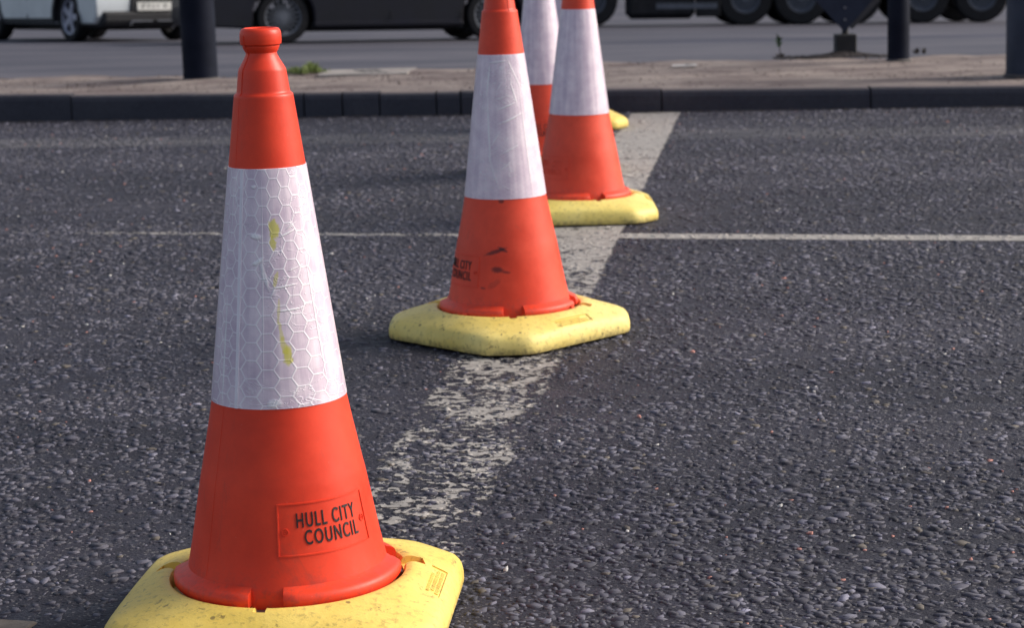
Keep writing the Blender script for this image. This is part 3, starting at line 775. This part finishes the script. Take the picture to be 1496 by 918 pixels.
for i in range(16): blade(bm, (-.006, 0, .06 + .045 * rr.random()), rr.uniform(0, 6.28), rr.uniform(.05, .085), .02, rr.uniform(.4, 1.2), .6)
bm_obj('leaves', bm, M_leaf, e)
bm = bmesh.new()
for i in range(40): blade(bm, (rr.gauss(0, .014), rr.gauss(0, .01), 0), rr.uniform(0, 6.28), rr.uniform(.015, .035), .007, rr.uniform(.2, 1), .5)
bm_obj('basal_leaves', bm, M_dry, e)
for k, (x, y) in enumerate(((2.80, 14.98), (2.855, 14.98))):
    bm = bmesh.new()
    for i in range(26): blade(bm, (rr.gauss(0, .007), rr.gauss(0, .007), 0), rr.uniform(0, 6.28), rr.uniform(.025, .05), .007, rr.uniform(.05, .5), .3)
    o = bm_obj('dead_stubble', bm, M_dry); o.location = (x, y, top_z(x) - .004)
    tag(o, 'tiny dead weed stub right of the slim post, ' + ('left of its twin' if k == 0 else 'right of its twin'), 'plant', 'dead weed stubs')
# pale slab let into the island
bm = bmesh.new(); add_box(bm, (0, 0, 0), (.60, .42, .03)); o = bm_obj('paving_slab', bm, simple('pale_slab', (.36, .33, .31), .85, .2, 0, .3, 12, .5, 50)); o.location = (-.905, 14.50, top_z(-.9) - .009); o.rotation_euler = (0, 0, R(-6)); o.modifiers.new('b', 'BEVEL').width = .004
tag(o, 'pale narrow slab let into the island beside the grass tuft', 'paving slab')
for i, dx in enumerate((-.045, .0, .05, .09)):
    bm = bmesh.new(); add_box(bm, (0, 0, 0), (.012, .30, .004), Matrix.Rotation(R(25), 3, 'Z')); q = bm_obj('slot', bm, M_rub, o); q.location = (dx, 0, .0155)
bm = bmesh.new()
add_box(bm, (0, 0, .002), (.16, .05, .003), Matrix.Rotation(.2, 3, 'X')); add_box(bm, (.05, .02, .004), (.07, .035, .003), Matrix.Rotation(.3, 3, 'Y'))
o = bm_obj('litter', bm, simple('pale_litter', (.5, .47, .46), .7)); o.location = (1.172, 14.33, top_z(1.17) + .004); tag(o, 'flat scrap of pale litter on the gritty island, right of the cones', 'litter')
# grit and pebbles on the island
def pebble_field(name, n, boxf, mat, r0, r1, label):
    bm = bmesh.new()
    for i in range(n):
        x, y, z = boxf(); r = rr.uniform(r0, r1)
        res = bmesh.ops.create_icosphere(bm, subdivisions=1, radius=r)
        M_ = Matrix.Translation((x, y, z)) @ Matrix.Rotation(rr.uniform(0, 6.3), 4, 'Z') @ Matrix.Diagonal((rr.uniform(.8, 1.4), rr.uniform(.6, 1), rr.uniform(.35, .7), 1))
        bmesh.ops.transform(bm, matrix=M_, verts=res['verts'])
    return tag(bm_obj(name, bm, mat), label, kind='stuff')
def ibox():
    x = rr.uniform(-3.6, 3.8); y = rr.uniform(kerb_y(x) + .15, isl_back(x) - .03); return x, y, top_z(x)
pebble_field('island_grit', 1500, ibox, simple('grit', (.20, .16, .15), .9, .2, 0, .6, 90), .003, .008, 'brown grit scattered over the traffic island')
def gbox():
    x = rr.uniform(-3.8, 3.6); return x, kerb_y(x) - abs(rr.gauss(0, .05)) - .005, .003
pebble_field('gutter_grit', 700, gbox, simple('gutter_grit', (.1, .09, .09), .9, .2, 0, .6, 90), .003, .008, 'dark grit collected along the foot of the kerb')

# ---------------------------------------------------------------- vehicles
M_tyre = simple('tyre_rubber', (.012, .012, .015), .75, .3, 0, .3, 20)
M_glass = simple('car_glass', (.01, .012, .016), .08, .6, 0, .1)
M_trim = simple('black_trim', (.014, .015, .02), .6, .4)
M_plate = simple('number_plate_white', (.7, .7, .68), .45)
M_lamp = simple('lamp_lens', (.5, .52, .55), .1, .6, .2); M_redlamp = simple('tail_lens', (.3, .01, .01), .15, .6)
def to_ground(e, x, y, rz):
    n = Vector((-(gz(x + .8, y) - gz(x - .8, y)) / 1.6, -(gz(x, y + .8) - gz(x, y - .8)) / 1.6, 1)).normalized()
    f = Vector((math.cos(rz), math.sin(rz), 0)); f = (f - n * f.dot(n)).normalized(); l = n.cross(f)
    m = Matrix((f, l, n)).transposed().to_4x4(); m.translation = (x, y, gz(x, y) - .012); e.matrix_world = m
def wheel(parent, x, y, r, w, side, rim_mat, spokes=10, rimf=.70, sw=.045, hubdish=0, name='wheel'):
    """side: -1 faces local -y"""
    bm = bmesh.new(); add_cyl(bm, (0, side * .02, 0), (0, -side * w * .3, 0), r * .42, n=32)
    hub = bm_obj(name, bm, M_trim, parent, 40); hub.location = (x, y, r)
    bm = bmesh.new(); rr_ = r * rimf
    pr = [(rr_ * .98, -w * .5 + .012), (rr_ * 1.03, -w * .5), (r * .93, -w * .5 + .004), (r * .985, -w * .5 + .03), (r, -w * .25), (r, w * .25), (r * .985, w * .5 - .03), (r * .93, w * .5 - .004), (rr_ * 1.03, w * .5), (rr_ * .98, w * .5 - .012)]
    add_lathe(bm, pr, 48, True, 'Y'); bm_obj('tyre', bm, M_tyre, hub, 40)
    bm = bmesh.new(); f = side * (w * .5 - .014)
    add_lathe(bm, [(rr_ * .9, f - side * .05), (rr_ * .925, f), (rr_ * 1.02, f + side * .006), (rr_ * 1.02, f - side * .02)], 48, True, 'Y')
    if hubdish:
        add_lathe(bm, [(.001, f - side * .03), (rr_ * .3, f - side * .03), (rr_ * .36, f - side * .09), (rr_ * .75, f - side * .10), (rr_ * .95, f - side * .02)], 40, False, 'Y')
        for k in range(10):
            a = k * math.pi / 5; add_cyl(bm, (rr_ * .55 * math.cos(a), f - side * .10, rr_ * .55 * math.sin(a)), (rr_ * .55 * math.cos(a), f - side * .06, rr_ * .55 * math.sin(a)), .018, n=8)
    else:
        add_cyl(bm, (0, f - side * .05, 0), (0, f - side * .004, 0), rr_ * .2, n=24)
        for k in range(spokes):
            a = 2 * math.pi * k / spokes; rt = Matrix.Rotation(-a, 3, 'Y')
            add_box(bm, rt @ Vector((rr_ * .56, f - side * .022, 0)), (rr_ * .80, .022, sw), rt)
    bm_obj('rim', bm, rim_mat, hub, 40)
    return hub
def arc(cx_, r, n=12, z=None):
    return [(cx_ - r * math.cos(math.pi * k / n), z + r * math.sin(math.pi * k / n)) for k in range(n + 1)]
def prism(poly, w0, w1=None, taper=None):
    """side outline swept across the width; taper(z) narrows each height"""
    bm = bmesh.new(); A, B = [], []
    for x, z in poly:
        h_ = w0 / 2 * (taper(x, z) if taper else 1); A.append(bm.verts.new((x, -h_, z))); B.append(bm.verts.new((x, h_, z)))
    n = len(poly); bm.faces.new(A); bm.faces.new(B[::-1])
    for i in range(n): bm.faces.new((A[i], A[(i + 1) % n], B[(i + 1) % n], B[i]))
    return bm
def car(name, label, x, y, rz, wb, W, r, paint, rimm, front, rear, tumble, roofz, belt, low, clad=None, spokes=10, sw=.045, plate=None, track=1.54):
    e = empty(name, (0, 0, 0), label, 'car'); to_ground(e, x, y, rz)
    xf, xr = wb / 2, -wb / 2; ra = r + .055
    hood, deck = belt - .12, belt - .03
    out = [(xr - rear, low + .14), (xr - rear + .04, low + .04), (xr - ra, low)] + arc(xr, ra, 14, r)[1:-1] + [(xr + ra, low)] + [(xf - ra, low)] + arc(xf, ra, 14, r)[1:-1] + [(xf + ra, low), (xf + front - .10, low), (xf + front - .02, low + .10), (xf + front, low + .32), (xf + front - .08, hood - .10), (xf + front - .25, hood), (xf - .38, belt), (xr + .1, belt + .02), (xr - rear + .15, deck), (xr - rear + .02, deck - .12)]
    def tp(x_, z_):
        t_ = 1 - .05 * max(0, (.45 - z_) / .3) - .05 * max(0, (z_ - .75) / .3)
        ex = max(0, (abs(x_ - (front - rear) / 2) - (wb / 2 + .35)) / .8); return t_ * (1 - .13 * min(1, ex) ** 2)
    b = bm_obj('body', prism(out, W, taper=tp), paint, e, 30); md = b.modifiers.new('b', 'BEVEL'); md.width = .028; md.segments = 3; md.limit_method = 'ANGLE'; md.angle_limit = R(50)
    cab = [(xr - rear * tumble, belt), (xr + .25, roofz - .03), (xr + .9, roofz), (xf - 1.25, roofz - .02), (xf - .42, belt - .01)]
    cb = prism(cab, W * .9)
    for v in cb.verts: v.co.y *= 1 - .20 * max(0, (v.co.z - belt) / (roofz - belt))
    g = bm_obj('windows', cb, M_glass, e); g.modifiers.new('b', 'BEVEL').width = .03
    bm = prism([(xr + .2, roofz - .035), (xr + .9, roofz + .012), (xf - 1.25, roofz - .008), (xf - 1.35, roofz - .035)], W * .70); bm_obj('roof', bm, paint, e)
    for s in (-1, 1):      # pillars and shut lines
        bm = bmesh.new()
        for px_, lean_ in ((xf - 1.02, .22), (.05, .02), (xr + .28, -.20)):
            bm = bmesh.new(); add_cyl(bm, (px_ + lean_ * 1.5, s * W * .452, belt), (px_ - lean_, s * W * .365, roofz - .02), .028, n=8)
            bm_obj('window_pillar', bm, paint if clad is None else M_trim, e)
        for dx in (.02, xf - ra - .03):
            bm = bmesh.new(); add_box(bm, (dx, s * (W / 2 - .004), .60), (.008, .012, .62)); bm_obj('door_seam', bm, M_trim, e)
        bm = bmesh.new(); add_box(bm, (0, s * (W / 2 - .035), low + .05), (wb - 2 * ra, .07, .07)); o = bm_obj('sill', bm, clad or paint, e); o.modifiers.new('b', 'BEVEL').width = .018
        for wx in (xf, xr): wheel(e, wx, s * (track / 2), r, .215, s, rimm, spokes, .70, sw)
        bm = bmesh.new(); add_box(bm, (xf + front - .14, s * W * .36, low + .46), (.2, .30, .12), Matrix.Rotation(-s * .35, 3, 'Z')); o = bm_obj('headlight', bm, M_lamp, e); o.modifiers.new('b', 'BEVEL').width = .02
        bm = bmesh.new(); add_box(bm, (xr - rear + .08, s * W * .36, belt - .2), (.14, .3, .13), Matrix.Rotation(s * .3, 3, 'Z')); bm_obj('tail_light', bm, M_redlamp, e)
        bm = bmesh.new(); add_box(bm, (xf - .55, s * W * .53, belt + .05), (.12, .18, .12)); o = bm_obj('door_mirror', bm, paint, e); o.modifiers.new('b', 'BEVEL').width = .03
        if clad:
            for wx in (xf, xr):
                bm = bmesh.new(); pr = []
                for k in range(19):
                    a = math.pi * k / 18 * 1.1 - .05 * math.pi; pr.append((wx - (ra + .045) * math.cos(a), r + (ra + .045) * math.sin(a), wx - (ra - .012) * math.cos(a), r + (ra - .012) * math.sin(a)))
                vv = [[bm.verts.new((a, s * (W / 2 + o_), b_)) for a, b_, o_ in ((p[0], p[1], -.02), (p[0], p[1], .012), (p[2], p[3], .012), (p[2], p[3], -.08))] for p in pr]
                for A, B in zip(vv[:-1], vv[1:]):
                    for k in range(3): bm.faces.new((A[k], A[k + 1], B[k + 1], B[k]))
                bm_obj('arch_trim', bm, clad, e, 40)
    # floor pan so the underside is closed and dark
    bm = bmesh.new(); add_box(bm, (0, 0, low + .03), (wb - 2 * ra + .04, W * .86, .08)); bm_obj('floor_pan', bm, M_trim, e)
    bm = bmesh.new(); add_box(bm, (0, 0, r - .06), (wb + 1.1 * ra, W * .62, .26)); bm_obj('underside', bm, M_trim, e)
    return e, xf + front, xr - rear
P_dark = simple('dark_metallic_paint', (.007, .007, .016), .5, .35, 0, .35, 3, coat=.1); P_white = simple('silver_white_paint', (.52, .56, .60), .35, .5, 0, .15, 2, coat=.3)
M_rimg = simple('grey_alloy', (.16, .17, .20), .4, .5, .3); M_rims = simple('bright_alloy', (.42, .44, .56), .35, .5, .5)
# dark saloon, seen from its right-hand side, rear to the left
a = R(14.9); near = Vector((-2.796, 28.0)); u = Vector((math.cos(a), math.sin(a))); v = Vector((-math.sin(a), math.cos(a)))
O_ = near + u * 1.36 + v * .77
car('saloon_car', 'dark saloon car with multi-spoke alloy wheels, crossing behind the thick dark post', O_.x, O_.y, a, 2.72, 1.82, .335, P_dark, M_rimg, .85, 1.22, .55, 1.43, .92, .19, None, 20, .018)
# pale crossover, three-quarter front
h_ = R(-54); f = Vector((math.cos(h_), math.sin(h_))); rt_ = Vector((f.y, -f.x)); FR = Vector((-5.99, 31.0)); O_ = FR - f * 1.31 - rt_ * .78
ec, xfront, xrear = car('crossover_car', 'white crossover car with black lower cladding and front number plate, at the far left', O_.x, O_.y, h_, 2.62, 1.84, .345, P_white, M_rims, .86, .80, .85, 1.60, 1.02, .25, M_trim, 5, .085)
bm = bmesh.new(); o = bm_obj('lower_bumper', prism([(xfront - .52, .22), (xfront - .06, .20), (xfront + .03, .26), (xfront + .035, .41), (xfront - .05, .43), (xfront - .42, .43)], 1.80, taper=lambda x_, z_: 1 - .14 * max(0, (x_ - xfront + .5) / .5) ** 2), M_trim, ec); o.modifiers.new('b', 'BEVEL').width = .03
bm = bmesh.new(); add_box(bm, (xfront - .03, 0, .60), (.10, .72, .40)); o = bm_obj('grille', bm, M_trim, ec); o.modifiers.new('b', 'BEVEL').width = .03
bm = bmesh.new()
for k in (-1, 1): add_box(bm, (xfront + .042, k * .19, .285), (.02, .30, .02)); add_box(bm, (xfront + .042, k * .36, .26), (.02, .02, .07), Matrix.Rotation(k * .5, 3, 'X'))
bm_obj('intake_trim', bm, simple('grey_trim', (.10, .11, .14), .5), ec)
bm = bmesh.new(); add_box(bm, (xfront + .034, 0, .485), (.012, .52, .115)); pl = bm_obj('number_plate', bm, M_plate, ec)
tm = text_tris('PY11 F', .1, .001); tb = bmesh.new(); tb.from_mesh(tm); xs_ = [v_.co.x for v_ in tb.verts]; c0 = (min(xs_) + max(xs_)) / 2; sc_ = .38 / (max(xs_) - min(xs_))
for v_ in tb.verts: v_.co = Vector((xfront + .0415 + v_.co.z, (v_.co.x - c0) * sc_, .452 + v_.co.y * .95))
bm_obj('lettering', tb, M_letter, pl)
# lorry beyond, seen side-on, cab to the left
e = empty('lorry', (0, 0, 0), 'dark lorry with five near wheels, only its wheels and chassis showing at the top right', 'lorry')
LY = 40.0; to_ground(e, 5.1, LY + 1.2, 0)
def lpx(p): return (p - 748 + 7) * LY / 3210.06 * 1.01 - 5.1
WX = [lpx(1090), lpx(1170), lpx(1247), lpx(1345), lpx(1430)]
M_hub = simple('lorry_hub', (.11, .12, .15), .6, .4, .2); M_ch = simple('chassis_black', (.012, .012, .016), .7, .3, 0, .3)
for wx in [lpx(868)] + WX:
    for s in (-1, 1): wheel(e, wx, s * 1.02, .485, .30, s, M_hub, hubdish=1, rimf=.56)
bm = bmesh.new()
for s in (-1, 1): add_box(bm, ((WX[-1] + lpx(868)) / 2, s * .42, .72), (WX[-1] - lpx(868) + 1.8, .09, .26))
for k in range(9): add_box(bm, (lpx(868) + (WX[-1] - lpx(868)) * k / 8, 0, .70), (.08, .84, .18))
for wx in [lpx(868)] + WX: add_cyl(bm, (wx, -.9, .48), (wx, .9, .48), .08, n=12)
bm_obj('chassis', bm, M_ch, e)
bm = bmesh.new(); add_box(bm, (lpx(968), -.95, .42), (1.25, .5, .58)); o = bm_obj('fuel_tank', bm, M_ch, e); o.modifiers.new('b', 'BEVEL').width = .1
bm = bmesh.new(); add_box(bm, (lpx(1037), -1.0, .42), (.42, .4, .52)); o = bm_obj('battery_box', bm, M_ch, e); o.modifiers.new('b', 'BEVEL').width = .02
bm = bmesh.new(); add_box(bm, (lpx(1005), -1.20, .36), (1.1, .03, .10)); add_box(bm, (lpx(1005), -1.20, .62), (1.1, .03, .10)); bm_obj('side_guard', bm, M_hub, e)
bm = bmesh.new(); add_box(bm, (lpx(1000), 0, 1.05), (2.2, 2.0, .3)); add_box(bm, ((WX[0] + WX[-1]) / 2, 0, 1.6), (WX[-1] - WX[0] + 2.4, 2.5, 1.3)); add_box(bm, ((WX[0] + WX[-1]) / 2, 0, 2.26), (WX[-1] - WX[0] + 2.5, 2.54, .06)); bm_obj('load_body', bm, simple('lorry_body_paint', (.05, .055, .07), .5), e)
cabp = [(lpx(868) - 1.3, .35), (lpx(868) - .62, .35), (lpx(868) - .58, .95), (lpx(868) + .58, 1.0), (lpx(868) + .7, 1.0), (lpx(868) + .7, 2.9), (lpx(868) - 1.0, 2.9), (lpx(868) - 1.3, 1.7)]
o = bm_obj('cab', prism(cabp, 2.4), simple('cab_paint', (.04, .045, .06), .4), e); o.modifiers.new('b', 'BEVEL').width = .06
bm = prism([(lpx(868) - 1.16, 2.1), (lpx(868) - .3, 2.1), (lpx(868) - .3, 2.7), (lpx(868) - 1.0, 2.7)], 2.43); bm_obj('cab_window', bm, M_glass, e)
for k in range(5):
    bm = bmesh.new(); add_lathe(bm, [(.53, -.17), (.56, -.17), (.56, .17), (.53, .17)], 16, True, 'Y', R(25), R(155))
    q = bm_obj('mudguard', bm, M_ch, e); q.location = (WX[k], -1.02, .485)

# ---------------------------------------------------------------- render settings
scene.cycles.use_denoising = True
scene.cycles.max_bounces = 6
